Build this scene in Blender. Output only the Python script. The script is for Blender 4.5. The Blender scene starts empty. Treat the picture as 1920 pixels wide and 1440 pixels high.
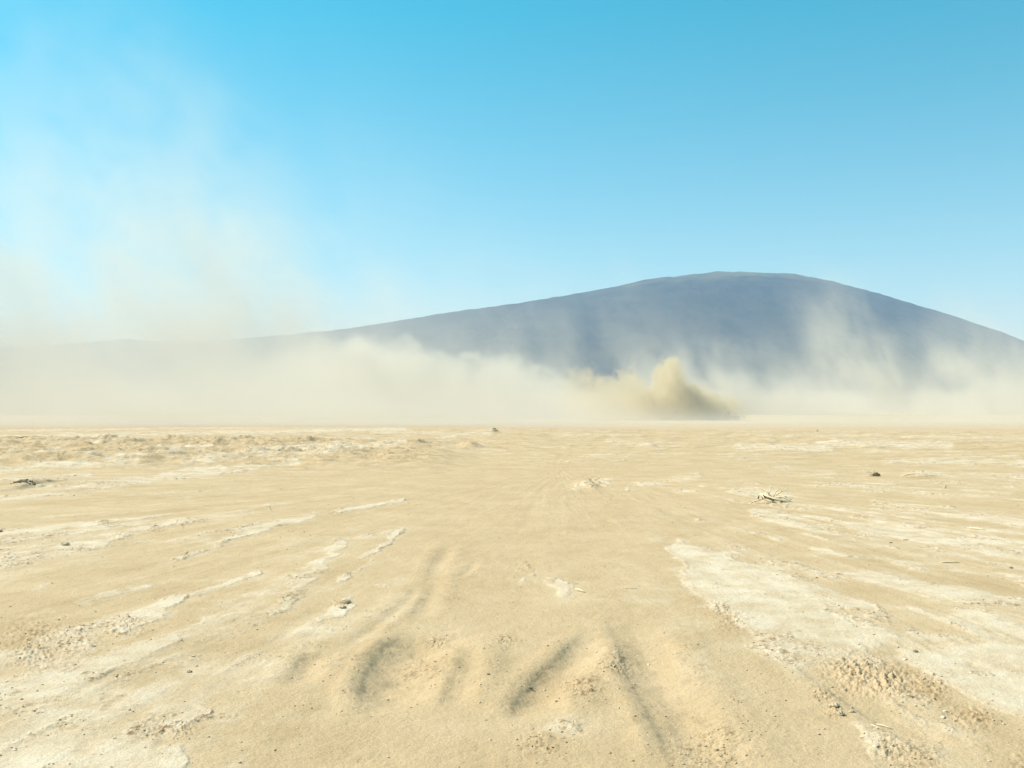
import bpy, math, random
import numpy as np
from mathutils import Vector

random.seed(7)
RNG = np.random.default_rng(7)
C = bpy.context.scene.collection
SC = bpy.context.scene
rad = math.radians

# ------------------------------------------------------------------ camera, world, sun, exposure
CAM_H, FPX, HOR = 1.65, 1884.0, 762.0        # eye height (m), focal length and horizon row of the 1920 px photograph
cam = bpy.data.objects.new("camera", bpy.data.cameras.new("camera"))
C.objects.link(cam)
cam.data.sensor_width = 36.0
cam.data.lens = 36.0 * FPX / 1920.0
cam.data.clip_start = 0.05
cam.data.clip_end = 40000.0
cam.location = (0, 0, CAM_H)
cam.rotation_euler = (rad(90) + math.atan((HOR - 720.0) / FPX), 0, 0)
SC.camera = cam

SUN_EL, SUN_AZ = rad(50), rad(-72)           # azimuth clockwise from +Y: high on the left, a little ahead
W = bpy.data.worlds.new("World")
SC.world = W
W.use_nodes = True
wn, wl = W.node_tree.nodes, W.node_tree.links
bg = wn["Background"]
sky = wn.new("ShaderNodeTexSky")
sky.sky_type = 'NISHITA'
sky.sun_disc = False
sky.sun_elevation = SUN_EL
sky.sun_rotation = SUN_AZ
sky.altitude = 300
sky.air_density = 1.0
sky.dust_density = 0.15
sky.ozone_density = 1.0
tint = wn.new("ShaderNodeMix"); tint.data_type = 'RGBA'; tint.blend_type = 'MULTIPLY'
tint.inputs[0].default_value = 1.0
tcw = wn.new("ShaderNodeTexCoord"); spw = wn.new("ShaderNodeSeparateXYZ"); wl.new(tcw.outputs["Generated"], spw.inputs[0])
elw = wn.new("ShaderNodeMapRange"); elw.interpolation_type = 'LINEAR'
elw.inputs["From Min"].default_value = 0.0; elw.inputs["From Max"].default_value = 0.37
wl.new(spw.outputs[2], elw.inputs["Value"])
tnt = wn.new("ShaderNodeMix"); tnt.data_type = 'RGBA'
wl.new(elw.outputs[0], tnt.inputs[0])
tnt.inputs[6].default_value = (0.74, 0.52, 0.41, 1)        # dusty air low down
tnt.inputs[7].default_value = (0.065, 0.70, 0.57, 1)        # clear cyan overhead
wl.new(tnt.outputs[2], tint.inputs[7])
gam = wn.new('ShaderNodeGamma'); gam.inputs[1].default_value = 1.2
wl.new(sky.outputs[0], gam.inputs[0])
wl.new(gam.outputs[0], tint.inputs[6])
wl.new(tint.outputs[2], bg.inputs[0])
bg.inputs[1].default_value = 0.13

sun = bpy.data.objects.new("sun", bpy.data.lights.new("sun", 'SUN'))
C.objects.link(sun)
sun.data.energy = 4.6
sun.data.angle = rad(0.5)
sun.data.color = (1.0, 0.915, 0.79)
sdir = Vector((math.sin(SUN_AZ) * math.cos(SUN_EL), math.cos(SUN_AZ) * math.cos(SUN_EL), math.sin(SUN_EL)))
sun.rotation_euler = sdir.to_track_quat('Z', 'Y').to_euler()

SC.view_settings.view_transform = 'Standard'
SC.view_settings.look = 'None'
SC.view_settings.gamma = 1.0
SC.view_settings.exposure = 0.68
SC.render.engine = 'CYCLES'
SC.cycles.use_denoising = True
SC.cycles.max_bounces = 8
SC.cycles.diffuse_bounces = 3
SC.cycles.volume_bounces = 2
SC.cycles.volume_step_rate = 1.0
SC.cycles.volume_max_steps = 256
SC.cycles.use_adaptive_sampling = True
SC.cycles.adaptive_threshold = 0.01
SC.cycles.sample_clamp_indirect = 6


# ------------------------------------------------------------------ helpers
def tag(o, label=None, cat=None, group=None, kind=None):
    if label: o["label"] = label
    if cat: o["category"] = cat
    if group: o["group"] = group
    if kind: o["kind"] = kind
    return o


def np_mesh(name, verts, quads, mat, parent=None, smooth=True):
    me = bpy.data.meshes.new(name)
    nv, nf, k = len(verts), len(quads), quads.shape[1]
    me.vertices.add(nv)
    me.vertices.foreach_set("co", np.ascontiguousarray(verts, np.float32).ravel())
    me.loops.add(nf * k)
    me.loops.foreach_set("vertex_index", np.ascontiguousarray(quads, np.int32).ravel())
    me.polygons.add(nf)
    me.polygons.foreach_set("loop_start", np.arange(0, nf * k, k, dtype=np.int32))
    if smooth:
        me.polygons.foreach_set("use_smooth", np.ones(nf, bool))
    me.update(calc_edges=True)
    me.materials.append(mat)
    o = bpy.data.objects.new(name, me)
    C.objects.link(o)
    o.parent = parent
    return o


class MB:
    """collects tubes, boxes and lumps; build() links them as one mesh object"""
    def __init__(s): s.v, s.f = [], []

    def tube(s, pts, radii, n=7, cap=True):
        pts = [Vector(p) for p in pts]
        b = len(s.v)
        for i, p in enumerate(pts):
            d = (pts[min(i + 1, len(pts) - 1)] - pts[max(i - 1, 0)]).normalized()
            a = d.cross(Vector((0.13, 0.2, 1)) if abs(d.z) < .9 else Vector((1, 0, 0.1))).normalized()
            c = d.cross(a)
            for k in range(n):
                t = 2 * math.pi * k / n
                w = radii[i] * (1 + .12 * math.sin(3 * t + i))
                s.v.append(p + (a * math.cos(t) + c * math.sin(t)) * w)
        for i in range(len(pts) - 1):
            for k in range(n):
                q = (k + 1) % n
                s.f.append((b + i * n + k, b + i * n + q, b + (i + 1) * n + q, b + (i + 1) * n + k))
        if cap:
            s.f.append(tuple(b + k for k in range(n))[::-1])
            e = b + (len(pts) - 1) * n
            s.f.append(tuple(e + k for k in range(n)))

    def box(s, c, d, rz=0.0, top=1.0):
        b = len(s.v)
        for z in (-1, 1):
            k = top if z > 0 else 1.0
            for x, y in ((-1, -1), (1, -1), (1, 1), (-1, 1)):
                X, Y = x * d[0] / 2 * k, y * d[1] / 2 * k
                s.v.append(Vector((c[0] + X * math.cos(rz) - Y * math.sin(rz), c[1] + X * math.sin(rz) + Y * math.cos(rz), c[2] + z * d[2] / 2)))
        for f in ((0, 3, 2, 1), (4, 5, 6, 7), (0, 1, 5, 4), (1, 2, 6, 5), (2, 3, 7, 6), (3, 0, 4, 7)):
            s.f.append(tuple(b + i for i in f))

    def lump(s, c, r, seed=0, n=9, m=6, rough=.3):
        rd = random.Random(seed)
        b = len(s.v)
        for i in range(m + 1):
            ph = math.pi * i / m
            for k in range(n):
                t = 2 * math.pi * k / n
                w = 1 + rough * (rd.random() - .5) * (0 if i in (0, m) else 1)
                s.v.append(Vector((c[0] + r[0] * w * math.sin(ph) * math.cos(t), c[1] + r[1] * w * math.sin(ph) * math.sin(t), c[2] + r[2] * w * math.cos(ph))))
        for i in range(m):
            for k in range(n):
                q = (k + 1) % n
                s.f.append((b + i * n + k, b + (i + 1) * n + k, b + (i + 1) * n + q, b + i * n + q))

    def build(s, name, mat, parent=None, smooth=True):
        me = bpy.data.meshes.new(name)
        me.from_pydata([tuple(v) for v in s.v], [], s.f)
        me.validate()
        me.polygons.foreach_set("use_smooth", [smooth] * len(me.polygons))
        me.materials.append(mat)
        o = bpy.data.objects.new(name, me)
        C.objects.link(o)
        o.parent = parent
        return o


def empty(name, loc, rz=0.0):
    o = bpy.data.objects.new(name, None)
    o.location = loc
    o.rotation_euler = (0, 0, rz)
    C.objects.link(o)
    return o


def new_mat(name):
    m = bpy.data.materials.new(name)
    m.use_nodes = True
    n, l = m.node_tree.nodes, m.node_tree.links
    return m, n, l, n["Principled BSDF"]


def noisy(name, c0, c1, scale=20, rough=.9, bump=.3, detail=5):
    m, n, l, p = new_mat(name)
    tc = n.new("ShaderNodeTexCoord")
    nz = n.new("ShaderNodeTexNoise"); nz.inputs["Scale"].default_value = scale; nz.inputs["Detail"].default_value = detail
    l.new(tc.outputs["Object"], nz.inputs["Vector"])
    r = n.new("ShaderNodeValToRGB")
    r.color_ramp.elements[0].color = (*c0, 1); r.color_ramp.elements[0].position = .35
    r.color_ramp.elements[1].color = (*c1, 1); r.color_ramp.elements[1].position = .65
    l.new(nz.outputs["Fac"], r.inputs["Fac"]); l.new(r.outputs["Color"], p.inputs["Base Color"])
    p.inputs["Roughness"].default_value = rough
    b = n.new("ShaderNodeBump"); b.inputs["Strength"].default_value = bump; b.inputs["Distance"].default_value = .01
    l.new(nz.outputs["Fac"], b.inputs["Height"]); l.new(b.outputs["Normal"], p.inputs["Normal"])
    return m


# ------------------------------------------------------------------ numpy noise
def _hash(ix, iy, seed):
    h = (ix.astype(np.int64) * 374761393 + iy.astype(np.int64) * 668265263 + seed * 1274126177) & 0xffffffff
    h = ((h ^ (h >> 13)) * 1103515245) & 0xffffffff
    h = ((h ^ (h >> 16)) * 2654435761) & 0xffffffff
    return (h ^ (h >> 15)) & 0xffff


_ANG = np.arange(65536) * (2 * np.pi / 65536)
_CX, _CY = np.cos(_ANG).astype(np.float32), np.sin(_ANG).astype(np.float32)


def perlin(x, y, seed=0):
    x0, y0 = np.floor(x), np.floor(y)
    fx, fy = (x - x0).astype(np.float32), (y - y0).astype(np.float32)
    ix, iy = x0.astype(np.int64), y0.astype(np.int64)
    u = fx * fx * fx * (fx * (fx * 6 - 15) + 10)
    v = fy * fy * fy * (fy * (fy * 6 - 15) + 10)

    def g(a, b):
        h = _hash(ix + a, iy + b, seed)
        return _CX[h] * (fx - a) + _CY[h] * (fy - b)
    a = g(0, 0); a += u * (g(1, 0) - a)
    b = g(0, 1); b += u * (g(1, 1) - b)
    return (a + v * (b - a)) * 1.5


def fbm(x, y, oct=4, seed=0, gain=.5, lac=2.03):
    s, a, t = 0, 1.0, 0
    for i in range(oct):
        s = s + a * perlin(x * lac ** i + 17.3 * i, y * lac ** i - 9.1 * i, seed + i * 7)
        t += a; a *= gain
    return s / t


def sstep(a, b, x):
    t = np.clip((x - a) / (b - a), 0, 1)
    return t * t * (3 - 2 * t)


def ground_pt(u, v):
    """photo pixel on flat ground -> metres"""
    d = CAM_H * FPX / (v - HOR)
    return ((u - 960) / FPX * d, d)


# ------------------------------------------------------------------ terrain description
# pale crust streaks: (u0, v0, u1, v1, halfwidth0, halfwidth1, weight) measured on the ground plane
CRUST = [
    (1272, 1026, 1330, 1085, 10, 32, 1.5), (1320, 1075, 1480, 1150, 32, 54, 1.6), (1440, 1140, 1640, 1215, 54, 50, 1.5), (1620, 1205, 1960, 1330, 38, 90, 1.4),
    (1700, 1290, 1960, 1400, 60, 80, 1.0), (1640, 1395, 1960, 1440, 20, 60, .8), (1600, 1360, 1700, 1400, 8, 20, .8),
    (1420, 958, 1640, 1000, 12, 20, .9), (1600, 985, 1960, 1050, 16, 28, 1.0), (1640, 945, 1960, 985, 8, 12, .6), (1300, 978, 1460, 1016, 8, 10, .5),
    (1290, 1030, 1480, 1080, 10, 8, .75), (1480, 1060, 1920, 1130, 7, 14, .8), (1500, 1115, 1960, 1190, 10, 18, .75), (1700, 1150, 1960, 1215, 10, 18, .8), (1520, 1030, 1960, 1090, 4, 7, .6),
    (1180, 912, 1310, 896, 5, 8, .7), (1250, 925, 1320, 915, 4, 6, .5), (1380, 925, 1470, 938, 20, 12, .6), (1440, 880, 1560, 890, 6, 6, .4),
    (1380, 838, 1560, 842, 5, 6, .8), (1540, 832, 1780, 836, 6, 6, .9), (1660, 862, 1960, 868, 5, 7, .7), (1700, 884, 1960, 900, 5, 7, .6), (1560, 905, 1900, 925, 5, 6, .5),
    (1400, 815, 1960, 822, 2, 3, .5), (1140, 830, 1240, 840, 3, 4, .5), (1060, 816, 1200, 818, 1.5, 1.5, .4),
    (-40, 1004, 180, 990, 6, 8, .8), (160, 990, 330, 962, 8, 4, .8), (-40, 940, 200, 912, 8, 8, .6), (150, 915, 420, 880, 8, 7, .8), (300, 895, 560, 872, 6, 5, .8), (350, 875, 640, 842, 8, 6, .7),
    (560, 862, 760, 838, 5, 4, .7), (0, 885, 260, 868, 5, 5, .8), (-20, 905, 170, 892, 5, 5, .8), (-40, 868, 120, 850, 4, 4, .5), (300, 858, 400, 848, 3, 3, .7),
    (0, 822, 760, 806, 3, 3, .75), (100, 836, 700, 824, 3, 3, .6), (-40, 812, 500, 801, 2, 2, .5), (700, 812, 900, 815, 2, 3, .5), (820, 822, 920, 814, 2, 3, .6),
    (-20, 1058, 60, 1036, 4, 4, .6), (60, 1036, 200, 1010, 4, 5, .7), (110, 1030, 200, 1016, 4, 7, .8), (190, 1012, 350, 975, 5, 5, .85), (330, 990, 420, 976, 3, 4, .5),
    (430, 1010, 590, 966, 7, 5, .8), (300, 1060, 450, 1010, 4, 8, .6), (150, 1128, 270, 1098, 6, 7, .8), (55, 1110, 110, 1096, 4, 4, .7), (0, 1165, 100, 1140, 5, 6, .35),
    (240, 1175, 340, 1118, 13, 10, 1.0), (330, 1120, 480, 1072, 8, 5, .6), (380, 1160, 560, 1085, 14, 12, .55), (540, 1120, 590, 1070, 18, 14, .9), (580, 1080, 640, 1020, 14, 8, .95),
    (640, 1085, 700, 1045, 6, 7, .85), (690, 1045, 755, 992, 8, 6, .8), (710, 1100, 730, 1095, 6, 6, .5), (630, 960, 760, 936, 4, 4, .8), (660, 930, 740, 910, 3, 3, .4),
    (-40, 1320, 120, 1260, 30, 24, .8), (100, 1262, 340, 1200, 20, 8, .75), (0, 1240, 160, 1225, 12, 20, .5), (-40, 1400, 180, 1320, 18, 16, .7), (330, 1360, 372, 1326, 12, 10, 1.1), (200, 1440, 330, 1415, 14, 14, .8),
    (-20, 1440, 120, 1400, 20, 16, .5), (600, 1160, 660, 1135, 5, 6, .7), (640, 1142, 656, 1128, 7, 7, .9),
    (958, 1105, 998, 1070, 6, 8, .85), (1000, 1085, 1060, 1105, 12, 14, .6), (1070, 915, 1140, 900, 6, 8, .85), (930, 1220, 960, 1180, 5, 6, .4), (1010, 1360, 1070, 1370, 10, 12, .35),
]
# ruts: left wall as a polyline from near to far, width px, depth m
RUTS = [
    ([(664, 1345), (668, 1290), (692, 1232), (720, 1205), (762, 1176)], 170, .26, .12),
    ([(762, 1176), (782, 1120), (806, 1050), (838, 1008)], 44, .060, .07),
    ([(618, 1216), (690, 1172), (745, 1132), (782, 1080)], 34, .05, .07),
    ([(812, 1335), (828, 1290), (852, 1250), (848, 1190)], 70, .10, .07),
    ([(948, 1356), (952, 1322), (990, 1272), (1030, 1238), (1062, 1206), (1094, 1172)], 100, .155, .065),
    ([(1262, 1470), (1232, 1392), (1192, 1314), (1160, 1252), (1146, 1196), (1126, 1150)], 135, .18, .13),
    ([(520, 1290), (548, 1246), (572, 1218)], 76, .10, .07),
    ([(1094, 1160), (1112, 1146)], 26, .022, .03),
    ([(846, 1084), (872, 1066), (888, 1044)], 22, .028, .04),
    ([(808, 1052), (826, 1040)], 46, .030, .05),
    ([(1790, 1452), (1660, 1372), (1590, 1322), (1500, 1262), (1470, 1240)], 120, .05, .03),
    ([(420, 1262), (470, 1212), (560, 1176)], 90, .03, .12),
    ([(560, 1352), (600, 1312), (630, 1292)], 70, .025, .08),
]
# lumpy rubble spots (u, v, radius px, height m)
RUBBLE = [(1600, 1258, 62, .026), (1668, 1276, 46, .028), (1740, 1290, 40, .02), (1560, 1330, 18, .03), (1540, 1300, 20, .02), (1820, 1340, 40, .02), (1700, 1410, 60, .012), (1660, 1395, 30, .014), (1960, 1420, 60, .02),
          (345, 1365, 28, .02), (640, 1132, 14, .03), (985, 1062, 14, .02), (1110, 904, 18, .05), (820, 1196, 20, .015), (945, 1200, 22, .02), (1085, 1290, 44, .010), (240, 1172, 30, .03), (70, 1230, 40, .02), (130, 1200, 60, .012),
          (20, 1052, 22, .02), (70, 1042, 14, .02), (150, 1028, 14, .02), (232, 1006, 16, .02), (292, 992, 14, .02), (340, 982, 12, .02), (1150, 1250, 36, .012), (800, 1240, 40, .012), (60, 1190, 60, .012), (1345, 1140, 20, .02), (1370, 1165, 30, .015), (1010, 1395, 40, .006), (1330, 1400, 80, .004)]
# mounds (u, v, half width left px, right px, height m)
MOUNDS = [(926, 812, 52, 10, .24), (884, 840, 34, 22, .22), (1104, 908, 26, 16, .07), (575, 838, 60, 20, .17), (158, 858, 24, 26, .12), (52, 914, 56, 20, .08), (1212, 836, 22, 14, .10), (790, 838, 30, 20, .10),
          (420, 842, 80, 40, .16), (320, 838, 80, 40, .14), (250, 840, 60, 30, .12), (105, 838, 80, 34, .14), (20, 842, 60, 34, .12), (500, 842, 80, 30, .13), (640, 850, 50, 24, .11), (1440, 826, 40, 20, .12), (1575, 832, 30, 20, .12), (1620, 838, 40, 26, .08)]


def capsule(u, v, c):
    u0, v0, u1, v1, w0, w1, wt = c
    dx, dy = u1 - u0, v1 - v0
    t = np.clip(((u - u0) * dx + (v - v0) * dy) / (dx * dx + dy * dy), 0, 1)
    d = np.hypot(u - (u0 + t * dx), v - (v0 + t * dy))
    w = w0 + t * (w1 - w0)
    return wt * np.exp(-(d / (w * 1.15)) ** 2 * 1.0) * (0.75 + .25 * np.minimum(1, 1))


PX, PY = ground_pt(1050, 880)


def terrain(X, Y, want_mask=False):
    """height (and crust amount, roughness) of the dry flat at X, Y; all arrays 1-D"""
    X = np.asarray(X, np.float64); Y = np.asarray(Y, np.float64)
    R = np.hypot(X, Y)
    Z = np.zeros_like(X); M = np.zeros_like(X); Q = np.zeros_like(X)
    near = R < 95
    # --- broad shape: slight drop behind the near flat
    edge = 76 + 1.6 * perlin(X / 3.1, Y / 3.1, 4) - 8 * sstep(-25, 25, X * 75 / np.maximum(R, 1)) + 4 * perlin(X / 17, Y / 17, 3)
    Z += -0.42 * sstep(0, 16, R - edge)
    Z += 0.02 * X / 40 * sstep(10, 60, R) * -3 * (R < 120)
    x, y, r = X[near], Y[near], R[near]
    z, m, q = np.zeros_like(x), np.zeros_like(x), np.zeros_like(x)
    # photo-plane coordinates of the ground point (only used to look up where things lie on the flat)
    ys = np.maximum(y, 2.2)
    u = 960 + FPX * x / ys
    v = HOR + CAM_H * FPX / ys
    front = (y > 2.2) & (np.abs(u - 960) < 1600)
    # --- fan of scraped streaks spreading from a point ahead
    dx, dy = x - PX, y - PY
    rho = np.hypot(dx, dy) + .5
    th = np.arctan2(dx, -dy)
    wob = .35 * fbm(x / 5, y / 5, 3, 11)
    st = fbm(th * 9 + wob, np.log(rho) * 1.6, 4, 21, .55)
    st2 = fbm(th * 38 + wob * 2, np.log(rho) * 4.0, 4, 31, .6)
    iso = fbm(x / .55, y / .55, 5, 41, .6)
    far = sstep(22, 34, r)
    hz = fbm(x / 4.5 + 3, y / 1.6, 5, 51, .6)
    st = st * (1 - far) + hz * far
    st2 = st2 * (1 - far) + fbm(x / 1.3, y / .6, 3, 57, .6) * far
    B = np.zeros_like(x)
    Bf = np.zeros(int(front.sum()))
    uf, vf = u[front], v[front]
    wu = uf + 34 * fbm(x[front] / .7, y[front] / .7, 4, 61, .6) * (vf - HOR) / 400
    wv = vf + 18 * fbm(x[front] / .6 + 9, y[front] / .6, 4, 67, .6) * (vf - HOR) / 400
    for c in CRUST:
        pad = 3.2 * max(c[4], c[5]) + 10
        s = (wu > min(c[0], c[2]) - pad) & (wu < max(c[0], c[2]) + pad) & (wv > min(c[1], c[3]) - pad) & (wv < max(c[1], c[3]) + pad)
        if s.any():
            Bf[s] = np.maximum(Bf[s], capsule(wu[s], wv[s], c)) + .15 * np.minimum(Bf[s], capsule(wu[s], wv[s], c))
    B[front] = Bf
    gen = np.where(front, 0, .35)
    cen = np.exp(-(((u - 980) / 330) ** 2)) * sstep(860, 900, v) * front
    val = .82 * B * (.86 + .55 * st2 + .35 * iso) + gen + (1 - .55 * cen) * (.68 * st + .68 * st2) + .30 * iso - .14 * cen + .02
    m = .95 * sstep(.02, .72, val + .10 * fbm(x / .12, y / .12, 3, 73))
    m = m * np.clip(.82 + .9 * fbm(x / .3, y / .3, 3, 71), 0, 1)
    soft = sstep(.1, .5, val)
    m = np.maximum(m, .35 * soft)
    # --- roughness: crust borders, rubble, far furrows
    q = sstep(.25, .40, val) * (1 - sstep(.5, .75, val))
    q = q * sstep(-.15, .35, fbm(x / .8, y / .8, 3, 77))
    # --- heights
    z += .030 * fbm(x / 3.2, y / 3.2, 3, 81) * sstep(2, 14, r)
    z += .016 * st * (1 - far) + .010 * st2 * sstep(6, 18, r) + far * (.05 * hz + .03 * st2)
    z += .007 * sstep(.34, .56, val) * (1 + .5 * sstep(8, 30, r))
    near1 = 1 - sstep(10, 30, r)
    z += .0016 * fbm(x / .035, y / .035, 2, 85) * near1
    z += .005 * fbm(x / .16, y / .16, 3, 87)
    for (pts, w, dep, wall) in RUTS:
        P = [ground_pt(a, b) for a, b in pts]
        wm = w / FPX * np.mean([p[1] for p in P])
        bx0, bx1 = min(p[0] for p in P) - 2 * wm - .3, max(p[0] for p in P) + 2 * wm + .3
        by0, by1 = min(p[1] for p in P) - .8, max(p[1] for p in P) + .8
        s = (x > bx0) & (x < bx1) & (y > by0) & (y < by1)
        if not s.any(): continue
        xs, yy = x[s], y[s]
        best = np.full(xs.shape, 1e9); sd = np.zeros_like(xs); tt = np.zeros_like(xs)
        n = len(P) - 1
        wx = xs + .02 * fbm(xs / .12, yy / .12, 3, 91); wy = yy + .03 * fbm(xs / .15, yy / .15, 3, 93)
        for i in range(n):
            ax, ay = P[i]; bx, by = P[i + 1]
            ex, ey = bx - ax, by - ay
            L2 = ex * ex + ey * ey
            traw = ((wx - ax) * ex + (wy - ay) * ey) / L2
            t = np.clip(traw, 0, 1)
            d = np.hypot(wx - (ax + t * ex), wy - (ay + t * ey))
            sg = np.sign((wx - ax) * ey - (wy - ay) * ex)          # + on the right of the wall
            k = d < best
            best[k] = d[k]; sd[k] = (sg * d)[k]
            over = np.where(traw < 0, traw, np.where(traw > 1, traw - 1, 0)) * math.sqrt(L2)
            tt[k] = ((i + t) / n)[k]
            sd[k] = np.where(np.abs(over[k]) > 0, sg[k] * d[k], sd[k])
        lenf = sstep(0, .28, tt) * (1 - sstep(.72, 1.0, tt))
        prof = (.7 * (1 - np.exp(-np.maximum(sd + .01, 0) / (1.3 * wall))) * sstep(-.02, .05, sd) + .3 * sstep(-.4 * wall, 1.8 * wall, sd)) * (1 - sstep(.35 * wm, wm * (1.05 + .25 * fbm(xs / .3, yy / .3, 2, 97)), sd))
        berm = np.exp(-((sd + .06) / .07) ** 2) * .28 + np.exp(-((sd - wm * 1.15) / (.35 * wm)) ** 2) * .30
        mod = 1 + .35 * fbm(xs / .25, yy / .25, 3, 99)
        z[s] += .29 * dep * lenf * (-prof * mod + berm)
        q[s] = np.maximum(q[s] * (1 - prof * lenf), berm * lenf * 1.3 * sstep(-.2, .3, fbm(xs / .2, yy / .2, 2, 101)))
        m[s] *= 1 - .9 * prof * lenf
    for (a, b, rp, h) in RUBBLE:
        s = front & (np.abs(u - a) < 3 * rp) & (np.abs(v - b) < 2 * rp)
        if not s.any(): continue
        g = np.exp(-((u[s] - a) / rp) ** 2 - ((v[s] - b) / (rp * .55)) ** 2)
        q[s] = np.maximum(q[s], np.minimum(1, g * 1.25) * (.55 + .45 * sstep(-.2, .25, fbm(x[s] / .3, y[s] / .3, 3, 151))))
        xs, yy = x[s], y[s]
        sc = .028 + .018 * r[s] / 5
        rr = np.abs(fbm(xs / sc, yy / sc, 4, 103, .6))
        z[s] += .75 * h * g * (rr * 2.6 - .2)
        m[s] *= 1 - .75 * g * (rp > 40) * (b > 1200)
    for (a, b, wl, wr, h) in MOUNDS:
        mx, my = ground_pt(a, b)
        px = my / FPX
        s = (np.abs(x - mx) < 3 * max(wl, wr) * px) & (np.abs(y - my) < 5)
        if not s.any(): continue
        dxm = x[s] - mx + .25 * fbm(x[s] / .8, y[s] / .8, 3, 105)
        lat = np.where(dxm < 0, np.exp(-(dxm / (wl * px * .7)) ** 2), np.exp(-(dxm / (wr * px * .7)) ** 2))
        dep = np.exp(-((y[s] - my) / 1.3) ** 2)
        z[s] += h * lat * dep * (1 + .5 * fbm(x[s] / .5, y[s] / .5, 4, 107, .6))
        q[s] = np.maximum(q[s], np.minimum(1, 1.2 * lat * dep) * sstep(-.1, .3, fbm(x[s] / .5, y[s] / .5, 3, 109)))
    # --- churned furrows on the left, 25 - 45 m away
    zone = sstep(24, 31, y) * (1 - sstep(42, 47, y)) * (1 - sstep(760, 900, u)) * front
    ridge = 1 - np.abs(fbm(x / 2.6 + y * .25, y / 1.7, 4, 111, .55)) * 2.4
    z += zone * (.22 * ridge + .05 * fbm(x / .9, y / .35, 5, 113, .62))
    q = np.maximum(q, zone * sstep(.55, .95, ridge) * sstep(-.15, .25, fbm(x / 1.1, y / 1.1, 3, 115)))
    for (yb0, ua, ub, hh, sd_) in ((42.3, -80, 640, .20, 141), (37.5, 40, 560, .13, 147), (29.0, -60, 330, .12, 143), (20.6, -40, 260, .075, 145), (33.0, 180, 700, .12, 149)):
        yb = yb0 + 1.3 * fbm(x / 3.5, y * 0 + sd_, 4, sd_, .6)
        dy_ = y - yb
        cre = np.where(dy_ < 0, np.exp(-(dy_ / (.012 * yb0)) ** 2), np.exp(-(dy_ / 2.2) ** 2))
        win = sstep(ua - 30, ua + 60, u) * (1 - sstep(ub - 90, ub + 30, u)) * front
        hx = np.clip(.55 + 1.5 * fbm(x / 1.5, y * 0 + sd_ + 5, 5, sd_ + 1, .6), 0, 1.6)
        z += hh * cre * win * hx
        crest = np.exp(-((dy_ + .15) / .35) ** 2) * win * np.minimum(hx, 1)
        q = np.maximum(q, crest)
        m = m * (1 - .7 * crest)
    zone2 = sstep(34, 42, y) * (1 - sstep(70, 80, y)) * front
    z += zone2 * (.05 * (1 - np.abs(hz) * 2.5) + .05 * fbm(x / 1.1, y / .9, 4, 117, .6))
    q = np.maximum(q, zone2 * .7 * sstep(.1, .4, fbm(x / 1.6, y / 1.3, 3, 119)))
    # --- clods and broken plates where the ground is rough
    c1 = np.abs(fbm(x / .06, y / .06, 3, 121, .6)); c2 = np.abs(fbm(x / .22, y / .22, 4, 123, .6))
    z += q * (.020 * c1 * (1 - sstep(8, 20, r)) + .055 * c2 * sstep(6, 20, r) + .012 * c2)
    fade = 1 - sstep(80, 95, r)
    Z[near] += z * fade
    M[near] = m * fade + .08 * (1 - fade)
    Q[near] = q * fade
    M[~near] = .08
    # --- very gentle rolling far away, rising plain to the left
    if want_mask == 2:
        T = np.zeros_like(X)
        s3 = fbm(th * 90 + wob * 3, np.log(rho) * 9.0, 4, 131, .62) * (1 - far) + far * fbm(x / 2.2, y / .7, 4, 133, .6)
        s4 = fbm(th * 30 + wob, np.log(rho) * 2.2, 4, 137, .6)
        T[near] = ((.62 * s3 + .6 * s4) * (1 - .75 * cen) + .45 * iso) * fade
        return Z, M, Q, T
    if want_mask:
        return Z, M, Q
    return Z


def ground_z(x, y):
    return float(terrain(np.array([x]), np.array([y]))[0])


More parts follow.
